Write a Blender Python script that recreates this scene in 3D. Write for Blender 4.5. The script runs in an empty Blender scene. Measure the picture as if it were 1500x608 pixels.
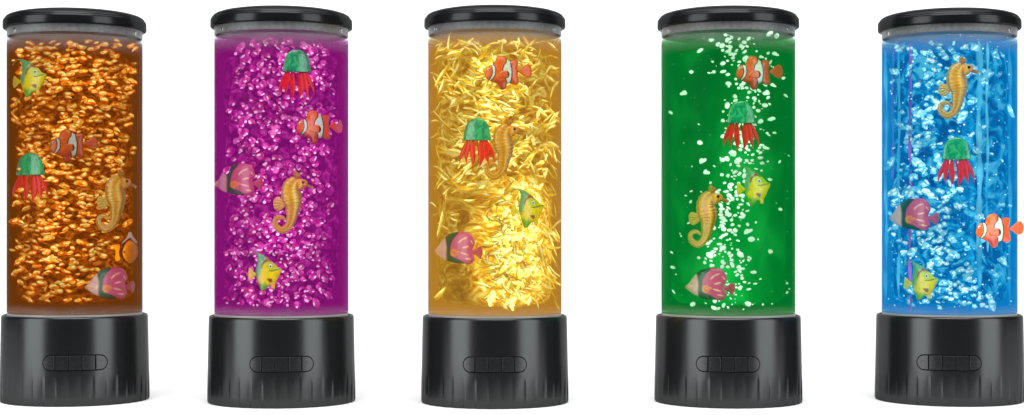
import bpy, math, random
import numpy as np
from mathutils import Vector, Matrix

# ------------------------------------------------------------------ camera, world, lights, exposure
S = 0.0005                 # metres per photo pixel at the lamps' distance
F = 2500.0                 # focal length in photo pixels
D = F * S                  # camera distance from the row
HZ = 333.0                 # horizon row in the photograph
CAMZ = 255.3 * S
scene = bpy.context.scene
COL = scene.collection
cd = bpy.data.cameras.new("camera")
cam = bpy.data.objects.new("camera", cd); COL.objects.link(cam)
cam.location = (0, -D, CAMZ); cam.rotation_euler = (math.radians(90), 0, 0)
cd.sensor_width = 36.0; cd.lens = 36.0 * F / 1500.0
cd.shift_y = (HZ - 304.0) / 1500.0
cd.clip_start = 0.01; cd.clip_end = 100
scene.camera = cam

world = bpy.data.worlds.new("World"); scene.world = world; world.use_nodes = True
bg = world.node_tree.nodes["Background"]
bg.inputs["Color"].default_value = (0.9, 0.95, 1.0, 1); bg.inputs["Strength"].default_value = 0.04
scene.view_settings.view_transform = 'Standard'; scene.view_settings.look = 'None'
scene.view_settings.exposure = 0; scene.view_settings.gamma = 1
scene.cycles.transparent_max_bounces = 48
scene.cycles.max_bounces = 10
scene.cycles.volume_bounces = 0
scene.cycles.use_denoising = True
scene.cycles.use_adaptive_sampling = True

def area(name, loc, target, sx, sy, power, col=(1, 1, 1)):
    l = bpy.data.lights.new(name, 'AREA'); l.shape = 'RECTANGLE'; l.size = sx; l.size_y = sy
    l.energy = power; l.color = col
    o = bpy.data.objects.new(name, l); COL.objects.link(o); o.location = loc
    o.rotation_euler = (Vector(target) - Vector(loc)).to_track_quat('-Z', 'Y').to_euler()
    return o
area("overhead_softbox", (0, -0.1, 1.9), (0, 0.15, 0), 3.4, 1.8, 46)
area("backdrop_softbox", (0, 0.55, 1.9), (0, 1.6, 0.2), 3.6, 0.8, 4)
area("left_softbox", (-2.4, -1.65, 0.30), (0, 0, 0.1), 1.6, 2.4, 58, (0.93, 0.98, 1))
area("right_softbox", (2.4, -1.65, 0.30), (0, 0, 0.1), 1.6, 2.4, 52, (0.93, 0.98, 1))

area("added_front_fill", (0, -1.5, 1.9), (0, 0, 0.15), 2.2, 0.9, 50)  # added fill that brightens the toys, no such source known

# ------------------------------------------------------------------ material helpers
def lin(c):
    return tuple(((v / 255) / 12.92 if v / 255 <= 0.04045 else (((v / 255) + 0.055) / 1.055) ** 2.4) for v in c)

def newmat(name):
    m = bpy.data.materials.new(name); m.use_nodes = True
    nt = m.node_tree
    for n in list(nt.nodes): nt.nodes.remove(n)
    out = nt.nodes.new("ShaderNodeOutputMaterial")
    return m, nt, out

def principled(name, color=(0.5, 0.5, 0.5), rough=0.5, spec=0.5, metal=0.0, coat=0.0, bump=None, vary=0.0, attr=None, emis=0.0, sss=0.0):
    m, nt, out = newmat(name)
    p = nt.nodes.new("ShaderNodeBsdfPrincipled"); nt.links.new(p.outputs[0], out.inputs[0])
    p.inputs["Base Color"].default_value = (*color, 1)
    p.inputs["Roughness"].default_value = rough
    p.inputs["Specular IOR Level"].default_value = spec
    p.inputs["Metallic"].default_value = metal
    p.inputs["Coat Weight"].default_value = coat
    tc = nt.nodes.new("ShaderNodeTexCoord")
    src = None
    if attr:
        a = nt.nodes.new("ShaderNodeVertexColor"); a.layer_name = attr; src = a.outputs[0]
        nt.links.new(src, p.inputs["Base Color"])
    if vary:
        n = nt.nodes.new("ShaderNodeTexNoise"); n.inputs["Scale"].default_value = 400; n.inputs["Detail"].default_value = 3
        nt.links.new(tc.outputs["Object"], n.inputs["Vector"])
        mx = nt.nodes.new("ShaderNodeMix"); mx.data_type = 'RGBA'; mx.blend_type = 'MULTIPLY'
        mx.inputs[0].default_value = 1.0
        r = nt.nodes.new("ShaderNodeMapRange"); r.inputs[1].default_value = 0.3; r.inputs[2].default_value = 0.7
        r.inputs[3].default_value = 1 - vary; r.inputs[4].default_value = 1 + vary
        nt.links.new(n.outputs[0], r.inputs[0]); nt.links.new(r.outputs[0], mx.inputs[7])
        if src: nt.links.new(src, mx.inputs[6])
        else: mx.inputs[6].default_value = (*color, 1)
        nt.links.new(mx.outputs[2], p.inputs["Base Color"])
        src = mx.outputs[2]
    if bump:
        n = nt.nodes.new("ShaderNodeTexNoise"); n.inputs["Scale"].default_value = bump[0]; n.inputs["Detail"].default_value = 4
        b = nt.nodes.new("ShaderNodeBump"); b.inputs["Strength"].default_value = bump[1]; b.inputs["Distance"].default_value = bump[2]
        nt.links.new(tc.outputs["Object"], n.inputs["Vector"]); nt.links.new(n.outputs[0], b.inputs["Height"])
        nt.links.new(b.outputs[0], p.inputs["Normal"])
    if emis:
        p.inputs["Emission Strength"].default_value = emis
        if src: nt.links.new(src, p.inputs["Emission Color"])
        else: p.inputs["Emission Color"].default_value = (*color, 1)
    return m

def ramp(nt, stops):
    r = nt.nodes.new("ShaderNodeValToRGB"); e = r.color_ramp.elements
    while len(e) < len(stops): e.new(0.5)
    for i, (p, c) in enumerate(stops):
        e[i].position = p; e[i].color = (*lin(c), 1)
    return r

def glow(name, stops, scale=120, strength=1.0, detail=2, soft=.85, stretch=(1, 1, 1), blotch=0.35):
    """glowing skin with its light painted in as emission: a soft-edged translucent glow that flickers between a few tints"""
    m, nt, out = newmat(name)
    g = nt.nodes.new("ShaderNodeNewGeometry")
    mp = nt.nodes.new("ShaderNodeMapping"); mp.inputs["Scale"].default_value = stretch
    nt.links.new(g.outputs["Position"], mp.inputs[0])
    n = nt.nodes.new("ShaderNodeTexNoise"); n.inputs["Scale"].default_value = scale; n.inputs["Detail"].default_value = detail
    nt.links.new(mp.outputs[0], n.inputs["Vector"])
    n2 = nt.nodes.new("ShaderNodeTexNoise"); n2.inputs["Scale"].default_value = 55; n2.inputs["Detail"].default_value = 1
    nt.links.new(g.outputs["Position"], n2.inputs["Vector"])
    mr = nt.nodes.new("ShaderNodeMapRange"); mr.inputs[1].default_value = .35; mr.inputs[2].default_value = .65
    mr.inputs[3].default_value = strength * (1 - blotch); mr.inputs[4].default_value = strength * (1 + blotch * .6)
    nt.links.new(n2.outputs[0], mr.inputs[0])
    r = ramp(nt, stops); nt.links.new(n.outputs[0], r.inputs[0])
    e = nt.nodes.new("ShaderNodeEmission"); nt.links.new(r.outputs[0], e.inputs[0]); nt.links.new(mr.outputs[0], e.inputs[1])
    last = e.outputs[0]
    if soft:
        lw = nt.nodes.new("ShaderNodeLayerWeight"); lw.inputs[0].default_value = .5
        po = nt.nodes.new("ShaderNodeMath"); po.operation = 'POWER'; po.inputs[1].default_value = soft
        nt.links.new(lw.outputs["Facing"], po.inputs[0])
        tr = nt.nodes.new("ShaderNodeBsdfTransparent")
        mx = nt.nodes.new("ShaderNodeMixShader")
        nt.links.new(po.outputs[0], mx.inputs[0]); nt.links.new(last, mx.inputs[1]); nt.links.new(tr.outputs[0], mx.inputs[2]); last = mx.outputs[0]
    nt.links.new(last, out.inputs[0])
    m.cycles.emission_sampling = 'NONE'
    return m

def satin_black(name, col, fac, graze, power, rough):
    """black moulded plastic with a satin clear coat that only catches light strongly at the very rim"""
    m, nt, out = newmat(name)
    d = nt.nodes.new("ShaderNodeBsdfDiffuse"); d.inputs[0].default_value = (*col, 1)
    g = nt.nodes.new("ShaderNodeBsdfGlossy"); g.inputs["Roughness"].default_value = rough
    lw = nt.nodes.new("ShaderNodeLayerWeight"); lw.inputs[0].default_value = .5
    po = nt.nodes.new("ShaderNodeMath"); po.operation = 'POWER'; po.inputs[1].default_value = power
    nt.links.new(lw.outputs["Facing"], po.inputs[0])
    ma = nt.nodes.new("ShaderNodeMath"); ma.operation = 'MULTIPLY_ADD'; ma.inputs[1].default_value = graze; ma.inputs[2].default_value = fac
    nt.links.new(po.outputs[0], ma.inputs[0])
    tc = nt.nodes.new("ShaderNodeTexCoord"); n = nt.nodes.new("ShaderNodeTexNoise"); n.inputs["Scale"].default_value = 300; n.inputs["Detail"].default_value = 5
    nt.links.new(tc.outputs["Object"], n.inputs["Vector"])
    mr = nt.nodes.new("ShaderNodeMapRange"); mr.inputs[1].default_value = .3; mr.inputs[2].default_value = .7; mr.inputs[3].default_value = rough * .96; mr.inputs[4].default_value = rough * 1.04
    nt.links.new(n.outputs[0], mr.inputs[0]); nt.links.new(mr.outputs[0], g.inputs["Roughness"])
    mx = nt.nodes.new("ShaderNodeMixShader")
    nt.links.new(ma.outputs[0], mx.inputs[0]); nt.links.new(d.outputs[0], mx.inputs[1]); nt.links.new(g.outputs[0], mx.inputs[2])
    nt.links.new(mx.outputs[0], out.inputs[0])
    return m

def tag(o, label=None, cat=None, group=None, kind=None):
    if label: o["label"] = label
    if cat: o["category"] = cat
    if group: o["group"] = group
    if kind: o["kind"] = kind
    return o

def mesh_obj(name, verts, faces, mat, parent=None, smooth=True, sharp=38, cols=None, mats=None, fmat=None):
    me = bpy.data.meshes.new(name)
    me.from_pydata([tuple(float(c) for c in v) for v in verts], [], [tuple(int(i) for i in f) for f in faces])
    for m in (mats or [mat]): me.materials.append(m)
    if fmat is not None: me.polygons.foreach_set("material_index", np.asarray(fmat, dtype=np.int32))
    me.polygons.foreach_set("use_smooth", [smooth] * len(me.polygons))
    if cols is not None:
        a = me.color_attributes.new("Col", 'FLOAT_COLOR', 'POINT')
        c = np.ones((len(verts), 4)); c[:, :3] = cols
        a.data.foreach_set("color", c.ravel())
    me.update()
    if smooth: me.set_sharp_from_angle(angle=math.radians(sharp))
    o = bpy.data.objects.new(name, me); COL.objects.link(o)
    if parent: o.parent = parent
    return o

def lathe(profile, n=96, closed_axis=True):
    """profile: list of (r,z) in px -> verts, faces; r=0 ends become poles"""
    V, Fc, rings = [], [], []
    for r, z in profile:
        if r <= 1e-6:
            rings.append([len(V)]); V.append((0, 0, z * S))
        else:
            st = len(V)
            for k in range(n):
                a = 2 * math.pi * k / n
                V.append((r * S * math.cos(a), r * S * math.sin(a), z * S))
            rings.append(list(range(st, st + n)))
    for A, B in zip(rings[:-1], rings[1:]):
        if len(A) == 1 and len(B) == 1: continue
        for k in range(n):
            k2 = (k + 1) % n
            if len(A) == 1: Fc.append((A[0], B[k2], B[k]))
            elif len(B) == 1: Fc.append((A[k], A[k2], B[0]))
            else: Fc.append((A[k], A[k2], B[k2], B[k]))
    return V, Fc

def fix_normals(o):
    import bmesh
    b = bmesh.new(); b.from_mesh(o.data); bmesh.ops.recalc_face_normals(b, faces=b.faces); b.to_mesh(o.data); b.free()

# ------------------------------------------------------------------ setting: white sweep (surface + background in one sheet)
white = principled("white_sweep_paper", (0.9, 0.9, 0.9), 0.9, 0.1, bump=(60, 0.02, 0.0005))
prof = [(-0.17, 0.0), (0.2, 0), (0.55, 0)]
for k in range(13):
    a = math.pi / 2 * k / 12
    prof.append((0.9 + 0.45 * math.sin(a), 0.45 - 0.45 * math.cos(a)))
prof += [(1.35, 0.9), (1.35, 1.6)]
V, Fc = [], []
xs = np.linspace(-2.6, 2.6, 9)
for (y, z) in prof:
    for x in xs: V.append((x, y, z))
for i in range(len(prof) - 1):
    for j in range(len(xs) - 1):
        a = i * len(xs) + j; Fc.append((a, a + 1, a + len(xs) + 1, a + len(xs)))
tag(mesh_obj("backdrop", V, Fc, white), "seamless plain white surface and background behind the lamps", kind="structure")

# ------------------------------------------------------------------ shared materials
base_mat = satin_black("black_plastic", (0.006, 0.0068, 0.0072), 0.050, 0.55, 10, 0.24)
lid_mat = satin_black("black_lid_plastic", (0.006, 0.0066, 0.007), 0.026, 0.16, 9, 0.2)
button_mat = satin_black("button_plastic", (0.008, 0.0088, 0.0092), 0.050, 0.55, 10, 0.27)
gap_mat = principled("dark_recess", (0.002, 0.002, 0.002), 0.8, 0.05)
collar_mat = principled("grey_collar_plastic", (0.2, 0.19, 0.188), 0.4, 0.4, vary=0.2)
screw_mat = principled("screw_metal", (0.5, 0.5, 0.5), 0.2, 0.5, metal=1.0)

def glass_mat():
    m, nt, out = newmat("clear_tube_plastic")
    t = nt.nodes.new("ShaderNodeBsdfTransparent"); t.inputs[0].default_value = (0.93, 0.94, 0.94, 1)
    g = nt.nodes.new("ShaderNodeBsdfGlossy"); g.inputs["Roughness"].default_value = 0.08; g.inputs[0].default_value = (0.5, 0.5, 0.5, 1)
    f = nt.nodes.new("ShaderNodeFresnel"); f.inputs[0].default_value = 1.06
    ge = nt.nodes.new("ShaderNodeNewGeometry"); su = nt.nodes.new("ShaderNodeMath"); su.operation = 'SUBTRACT'; su.inputs[0].default_value = 1
    mu = nt.nodes.new("ShaderNodeMath"); mu.operation = 'MULTIPLY'
    nt.links.new(ge.outputs["Backfacing"], su.inputs[1]); nt.links.new(su.outputs[0], mu.inputs[0]); nt.links.new(f.outputs[0], mu.inputs[1])
    mx = nt.nodes.new("ShaderNodeMixShader")
    nt.links.new(mu.outputs[0], mx.inputs[0]); nt.links.new(t.outputs[0], mx.inputs[1]); nt.links.new(g.outputs[0], mx.inputs[2])
    nt.links.new(mx.outputs[0], out.inputs[0])
    return m
tube_mat = glass_mat()

def film_mat(name, z0, z1, amax, col):
    m, nt, out = newmat(name)
    d = nt.nodes.new("ShaderNodeBsdfDiffuse"); d.inputs[0].default_value = (*col, 1)
    t = nt.nodes.new("ShaderNodeBsdfTransparent")
    tc = nt.nodes.new("ShaderNodeTexCoord"); sep = nt.nodes.new("ShaderNodeSeparateXYZ"); nt.links.new(tc.outputs["Object"], sep.inputs[0])
    mr = nt.nodes.new("ShaderNodeMapRange"); mr.interpolation_type = 'SMOOTHSTEP'
    mr.inputs[1].default_value = z0 * S; mr.inputs[2].default_value = z1 * S; mr.inputs[3].default_value = 0; mr.inputs[4].default_value = amax
    mp = nt.nodes.new("ShaderNodeMapping"); mp.inputs["Scale"].default_value = (1, 1, 4); nt.links.new(tc.outputs["Object"], mp.inputs[0])
    n = nt.nodes.new("ShaderNodeTexNoise"); n.inputs["Scale"].default_value = 60; n.inputs["Detail"].default_value = 3; nt.links.new(mp.outputs[0], n.inputs["Vector"])
    m2 = nt.nodes.new("ShaderNodeMapRange"); m2.inputs[1].default_value = .3; m2.inputs[2].default_value = .7; m2.inputs[3].default_value = .5; m2.inputs[4].default_value = 1.2
    nt.links.new(n.outputs[0], m2.inputs[0])
    mu = nt.nodes.new("ShaderNodeMath"); mu.operation = 'MULTIPLY'; mu.use_clamp = True
    nt.links.new(sep.outputs[2], mr.inputs[0]); nt.links.new(mr.outputs[0], mu.inputs[0]); nt.links.new(m2.outputs[0], mu.inputs[1])
    mx = nt.nodes.new("ShaderNodeMixShader"); nt.links.new(mu.outputs[0], mx.inputs[0]); nt.links.new(t.outputs[0], mx.inputs[1]); nt.links.new(d.outputs[0], mx.inputs[2])
    nt.links.new(mx.outputs[0], out.inputs[0])
    return m
FILM = {"upper_haze": film_mat("upper_haze_film", 503, 530, .3, (.4, .38, .37)), "haze_film": film_mat("foot_haze_film", 146, 130, .16, (.6, .57, .52))}

def water_mat(name, colr, dens, pas):
    m, nt, out = newmat(name)
    c = lin(colr)
    va = nt.nodes.new("ShaderNodeVolumeAbsorption"); va.inputs["Density"].default_value = dens
    va.inputs["Color"].default_value = (*pas, 1)
    em = nt.nodes.new("ShaderNodeEmission")
    e = [c[i] * dens * (1 - pas[i]) for i in range(3)]
    k = max(e); em.inputs[0].default_value = (e[0] / k, e[1] / k, e[2] / k, 1); em.inputs[1].default_value = k
    ad = nt.nodes.new("ShaderNodeAddShader")
    nt.links.new(va.outputs[0], ad.inputs[0]); nt.links.new(em.outputs[0], ad.inputs[1])
    nt.links.new(ad.outputs[0], out.inputs["Volume"])
    return m

def core_mat(name, stops, scale, stretch, zstops, detail=5, distort=0.6, rough=0.6, strength=1.0, second=None, glow_spot=None):
    """light column: emission from warped noise; zstops scale brightness along the height (light falloff painted in)"""
    m, nt, out = newmat(name)
    tc = nt.nodes.new("ShaderNodeTexCoord")
    mp = nt.nodes.new("ShaderNodeMapping"); mp.inputs["Scale"].default_value = tuple(s / S for s in stretch)
    nt.links.new(tc.outputs["Object"], mp.inputs[0])
    n = nt.nodes.new("ShaderNodeTexNoise"); n.inputs["Scale"].default_value = scale; n.inputs["Detail"].default_value = detail
    n.inputs["Roughness"].default_value = rough; n.inputs["Distortion"].default_value = distort
    nt.links.new(mp.outputs[0], n.inputs["Vector"])
    r = ramp(nt, stops); nt.links.new(n.outputs[0], r.inputs[0])
    sep = nt.nodes.new("ShaderNodeSeparateXYZ"); nt.links.new(tc.outputs["Object"], sep.inputs[0])
    mr = nt.nodes.new("ShaderNodeMapRange"); mr.inputs[1].default_value = 130 * S; mr.inputs[2].default_value = 540 * S
    nt.links.new(sep.outputs[2], mr.inputs[0])
    zr = nt.nodes.new("ShaderNodeFloatCurve")
    cv = zr.mapping.curves[0]
    pts = zstops
    cv.points[0].location = (pts[0][0], pts[0][1] / 2); cv.points[1].location = (pts[-1][0], pts[-1][1] / 2)
    for (a, b) in pts[1:-1]: cv.points.new(a, b / 2)
    zr.mapping.update()
    nt.links.new(mr.outputs[0], zr.inputs["Value"])
    mu = nt.nodes.new("ShaderNodeMath"); mu.operation = 'MULTIPLY'; mu.inputs[1].default_value = 2 * strength
    nt.links.new(zr.outputs[0], mu.inputs[0])
    col_out = r.outputs[0]
    if second:   # (stops, scale, stretch) vertical light streaks added on top
        mp2 = nt.nodes.new("ShaderNodeMapping"); mp2.inputs["Scale"].default_value = tuple(s / S for s in second[2])
        nt.links.new(tc.outputs["Object"], mp2.inputs[0])
        n2 = nt.nodes.new("ShaderNodeTexNoise"); n2.inputs["Scale"].default_value = second[1]; n2.inputs["Detail"].default_value = 3
        nt.links.new(mp2.outputs[0], n2.inputs["Vector"])
        r2 = ramp(nt, second[0]); nt.links.new(n2.outputs[0], r2.inputs[0])
        mx = nt.nodes.new("ShaderNodeMix"); mx.data_type = 'RGBA'; mx.blend_type = 'ADD'; mx.inputs[0].default_value = 1
        nt.links.new(col_out, mx.inputs[6]); nt.links.new(r2.outputs[0], mx.inputs[7]); col_out = mx.outputs[2]
    if glow_spot:      # painted pool of light: emission brightens round one spot
        vs = nt.nodes.new("ShaderNodeVectorMath"); vs.operation = 'SUBTRACT'; vs.inputs[1].default_value = (glow_spot[0] * S, -84 * S, glow_spot[1] * S)
        nt.links.new(tc.outputs["Object"], vs.inputs[0])
        vm_ = nt.nodes.new("ShaderNodeVectorMath"); vm_.operation = 'MULTIPLY'; vm_.inputs[1].default_value = (1 / (glow_spot[2] * S), .5 / (glow_spot[2] * S), 1 / (glow_spot[3] * S))
        nt.links.new(vs.outputs[0], vm_.inputs[0])
        ln = nt.nodes.new("ShaderNodeVectorMath"); ln.operation = 'LENGTH'; nt.links.new(vm_.outputs[0], ln.inputs[0])
        jr = nt.nodes.new("ShaderNodeMapRange"); jr.interpolation_type = 'SMOOTHSTEP'; jr.inputs[1].default_value = 0; jr.inputs[2].default_value = 1
        jr.inputs[3].default_value = glow_spot[4]; jr.inputs[4].default_value = glow_spot[5]
        nt.links.new(ln.outputs[1], jr.inputs[0])
        m2 = nt.nodes.new("ShaderNodeMath"); m2.operation = 'MULTIPLY'; nt.links.new(mu.outputs[0], m2.inputs[0]); nt.links.new(jr.outputs[0], m2.inputs[1]); mu = m2
    e = nt.nodes.new("ShaderNodeEmission"); nt.links.new(col_out, e.inputs[0]); nt.links.new(mu.outputs[0], e.inputs[1])
    nt.links.new(e.outputs[0], out.inputs[0])
    m.cycles.emission_sampling = 'NONE'
    return m

# ------------------------------------------------------------------ lamp layout
K_SIDE = {0: 1.012, 1: 1.003, 2: 1.0, 3: 1.003, 4: 1.012}
AXPX = [109.0, 412.0, 724.8, 1067.0, 1391.3]
LAMP = []
for i, ax in enumerate(AXPX):
    u = ax - 750; d2 = (106 / F) ** 2
    Yd = D * K_SIDE[i]
    X = u / (1 + d2 * (1 + (u / F) ** 2)) * S * K_SIDE[i]
    th = -math.atan2(X, Yd)
    LAMP.append(dict(x=X, y=Yd - D, th=th, M=Matrix.Translation((X, Yd - D, 0)) @ Matrix.Rotation(th, 4, 'Z')))

def ray(px, py):
    return Vector((0, -D, CAMZ)), Vector(((px - 750) / F, 1.0, (HZ - py) / F))

def hit(i, px, py, rho):
    """world point where the sight line through a photo pixel first meets a cylinder of radius rho round lamp i's axis"""
    o, d = ray(px, py); L = LAMP[i]
    ox, oy = o.x - L['x'], o.y - L['y']
    a = d.x ** 2 + d.y ** 2; b = 2 * (ox * d.x + oy * d.y); c = ox * ox + oy * oy - (rho * S) ** 2
    disc = b * b - 4 * a * c
    t = (-b - math.sqrt(disc)) / (2 * a) if disc > 0 else -b / (2 * a)
    return o + d * t

# ------------------------------------------------------------------ lamp parts
def base_mesh():
    n = 38 * 12; zs = [(0, 106.5), (1.0, 107.6), (3, 108.0), (14, 107.9), (28, 107.7), (38, 107.5), (42, 107.4), (46, 107.3), (70, 106.8), (100, 106.2), (122, 105.7), (124.5, 105.5), (126, 104.9), (126.8, 104.0), (127, 103.2), (126.4, 102.6), (124.5, 101.2), (122, 100.8), (121, 99.6)]
    V, Fc = [], []
    for z, r in zs:
        amp = 1.5 * max(0, min(1, (46 - z) / 34.0)) if z > 0.5 else 1.4
        for k in range(n):
            ph = (k % 12) / 12.0
            rr = r - amp * (ph ** 1.5) * (1 if ph < 0.95 else 0.3)
            a = 2 * math.pi * k / n
            V.append((rr * S * math.cos(a), rr * S * math.sin(a), z * S))
    m = len(zs)
    for j in range(m - 1):
        for k in range(n):
            k2 = (k + 1) % n
            Fc.append((j * n + k, j * n + k2, (j + 1) * n + k2, (j + 1) * n + k))
    c = len(V); V.append((0, 0, 0.2 * S))
    for k in range(n): Fc.append((c, (k + 1) % n, k))
    return V, Fc
def rbase(z): return 107.4 - (z - 42) * 0.0212

def rounded_pill(w, h, n=10):
    pts = []
    r = h / 2
    for k in range(n + 1):
        a = -math.pi / 2 + math.pi * k / n; pts.append((w / 2 - r + r * math.cos(a), r * math.sin(a)))
    for k in range(n + 1):
        a = math.pi / 2 + math.pi * k / n; pts.append((-w / 2 + r + r * math.cos(a), r * math.sin(a)))
    return pts

def wrapped(name, s0, s1, zc, hfun, r_off, depth, mat, parent, ns=14, nz=10, edge=0.5, roundp=None):
    """a key or recess wrapped round the base: columns s0..s1 along the arc, half-height hfun(s); edges bevelled back"""
    V, Fc = [], []
    ss = list(np.linspace(s0, s1, ns)); ss = [s0] + [s0 + edge * .5] + ss[1:-1] + [s1 - edge * .5] + [s1]
    for a_i, s in enumerate(ss):
        hh = hfun(s)
        zz = [-hh] + list(np.linspace(-hh + min(edge, hh * .5) * .5, hh - min(edge, hh * .5) * .5, nz)) + [hh]
        for b_i, z in enumerate(zz):
            on_edge = a_i in (0, len(ss) - 1) or b_i in (0, len(zz) - 1)
            r = rbase(zc + z) + r_off - (depth if on_edge else 0)
            a = s / 107.0 - math.pi / 2
            V.append((r * S * math.cos(a), r * S * math.sin(a), (zc + z) * S))
    m = nz + 2
    for i in range(len(ss) - 1):
        for j in range(m - 1):
            a = i * m + j; Fc.append((a, a + m, a + m + 1, a + 1))
    return mesh_obj(name, V, Fc, mat, parent)

PW, PH, PZ = 93.5, 23.4, 62.3      # pill width, height, centre height
def pill_h(s, w=PW, h=PH):
    r = h / 2; x = abs(s) - (w / 2 - r)
    if x <= 0: return r
    return math.sqrt(max(r * r - x * x, 0.04))

BV = base_mesh()

def make_lamp(i, word, label, water, core, bub_mats):
    L = LAMP[i]
    root = bpy.data.objects.new("bubble_lamp", None); COL.objects.link(root)
    root.location = (L['x'], L['y'], 0); root.rotation_euler = (0, 0, L['th']); root.empty_display_size = 0.02
    tag(root, label, "bubble lamp", "black based bubble lamps in a row")
    b = mesh_obj("base", BV[0], BV[1], base_mat, root); fix_normals(b)
    wrapped("button_surround", -PW / 2, PW / 2, PZ, pill_h, 0.12, 0.5, gap_mat, b, ns=44)
    cuts = [-PW / 2 + 1.0, -28.6, -9.6, 9.6, 28.6, PW / 2 - 1.0]
    for k in range(5):
        a, c = cuts[k] + 0.8, cuts[k + 1] - 0.8
        if k == 0: a -= 0.5
        if k == 4: c += 0.5
        bt = wrapped("button", a, c, PZ, lambda s: pill_h(s, PW - 3.0, PH - 3.4), 0.4, 0.2, button_mat, b, ns=18 if k in (0, 4) else 8)
        if k in (0, 4):
            # faint moulded mark in the middle of each end key
            a0 = (a + c) / 2 / 107.0 - math.pi / 2
            V, Fc = [], []
            for q in range(16):
                t = 2 * math.pi * q / 16
                for rr, off in ((2.2, 0.36), (3.0, 0.47), (3.8, 0.36)):
                    r = rbase(PZ) + off; aa = a0 + rr * math.cos(t) / 107
                    V.append((r * S * math.cos(aa), r * S * math.sin(aa), (PZ + rr * math.sin(t)) * S))
            for q in range(16):
                for w_ in range(2):
                    Fc.append((q * 3 + w_, ((q + 1) % 16) * 3 + w_, ((q + 1) % 16) * 3 + w_ + 1, q * 3 + w_ + 1))
            mk = mesh_obj("button_mark", V, Fc, button_mat, b)
    # bottom plate inside the tube
    pm = principled("pale_plate_" + word, (0.42, 0.40, 0.37), 0.35, 0.4)
    V, Fc = lathe([(0, 126), (5, 126.2), (6, 130.5), (0, 131)], 24)
    mesh_obj("nozzle", V, Fc, pm, root)
    V, Fc = lathe([(0, 122.5), (84, 122.5), (88, 124), (92, 126.5), (94.5, 126.5), (97.25, 127.0), (97.25, 129.5), (97.5, 129.5), (97.5, 122)], 96)
    mesh_obj("bottom_plate", V, Fc, pm, root)
    # water
    V, Fc = lathe([(0, 127.6), (97.2, 127.6), (97.2, 529), (95, 530.5), (0, 530.5)], 128)
    w = mesh_obj("water", V, Fc, water, root); fix_normals(w)
    # added glowing column, light and dark clouds painted into its emission (rounded ends)
    V, Fc = lathe([(0, 140), (40, 141), (72, 145), (81, 153), (84, 166), (84, 300), (84, 490), (81, 503), (72, 510), (40, 513), (0, 514)], 96)
    c = mesh_obj("light_column", V, Fc, core, root); fix_normals(c)
    # added self-glowing screen on the rear half of the wall, keeps backdrop light out
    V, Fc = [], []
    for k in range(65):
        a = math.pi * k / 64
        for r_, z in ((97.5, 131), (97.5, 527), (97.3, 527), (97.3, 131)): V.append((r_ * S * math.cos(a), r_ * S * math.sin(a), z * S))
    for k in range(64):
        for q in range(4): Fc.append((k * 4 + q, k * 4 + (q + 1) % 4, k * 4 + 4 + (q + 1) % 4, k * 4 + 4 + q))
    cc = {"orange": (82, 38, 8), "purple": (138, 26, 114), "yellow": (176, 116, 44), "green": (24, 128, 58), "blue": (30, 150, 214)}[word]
    mesh_obj("rear_glow_blocker", V, Fc, glow(word + "_blocker_glow", [(.3, tuple(v * .85 for v in cc)), (.7, tuple(min(255, v * 1.15) for v in cc))], 60, 1.0, soft=0, blotch=.15), root)
    # pale haze painted on a thin shell inside the wall, by the water line and at the foot
    for z0, z1, nm in ((496, 531, "upper_haze"), (130, 158, "haze_film")):
        V, Fc = lathe([(97.35, z0), (97.35, (z0 + z1) / 2), (97.35, z1)], 96)
        mesh_obj(nm, V, Fc, FILM[nm], root)
    # tube
    V, Fc = lathe([(97.6, 122), (97.6, 549), (99.7, 549), (99.7, 122), (97.6, 122)], 128)
    t = mesh_obj("tube", V, Fc, tube_mat, root); fix_normals(t)
    # collar under the lid and two little screws
    V, Fc = lathe([(97.2, 548), (97.2, 536.0), (96.8, 535.2), (95.6, 535.4), (94.6, 540), (60, 543), (0, 544)], 96)
    mesh_obj("collar", V, Fc, collar_mat, root)
    for sx in (-1, 1):
        a = math.radians(-90 + sx * 61.5)
        V, Fc = lathe([(0, 4.0), (1.6, 3.6), (3.0, 2.2), (3.6, 0), (3.6, -3)], 16)
        s = mesh_obj("screw", V, Fc, screw_mat, root)
        s.location = (97.0 * S * math.cos(a), 97.0 * S * math.sin(a), 540 * S)
        s.rotation_euler = Vector((math.cos(a), math.sin(a), 0)).to_track_quat('Z', 'Y').to_euler()
        s.scale = (1, 1, 0.25)
    # lid
    V, Fc = lathe([(97, 549), (99.8, 547.0), (101.2, 546.2), (102.6, 546.6), (103.3, 547.6), (103.5, 550), (103.3, 557.5), (102.8, 559.8), (101.8, 560.8), (101.0, 561.2), (100.6, 562.6), (99, 564.8), (95, 567.2), (88, 569.5), (78, 571.4), (62, 572.8), (40, 573.6), (0, 574)], 144)
    l = mesh_obj("lid", V, Fc, lid_mat, root); fix_normals(l)
    return root

# ------------------------------------------------------------------ bubble meshes (unit: px, radius ~1 across)
def ico(sub):
    import bmesh
    b = bmesh.new(); bmesh.ops.create_icosphere(b, subdivisions=sub, radius=1)
    v = np.array([x.co[:] for x in b.verts]); f = [tuple(y.index for y in x.verts) for x in b.faces]; b.free()
    return v, f
ICO2 = ico(2); ICO3 = ico(3)

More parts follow.
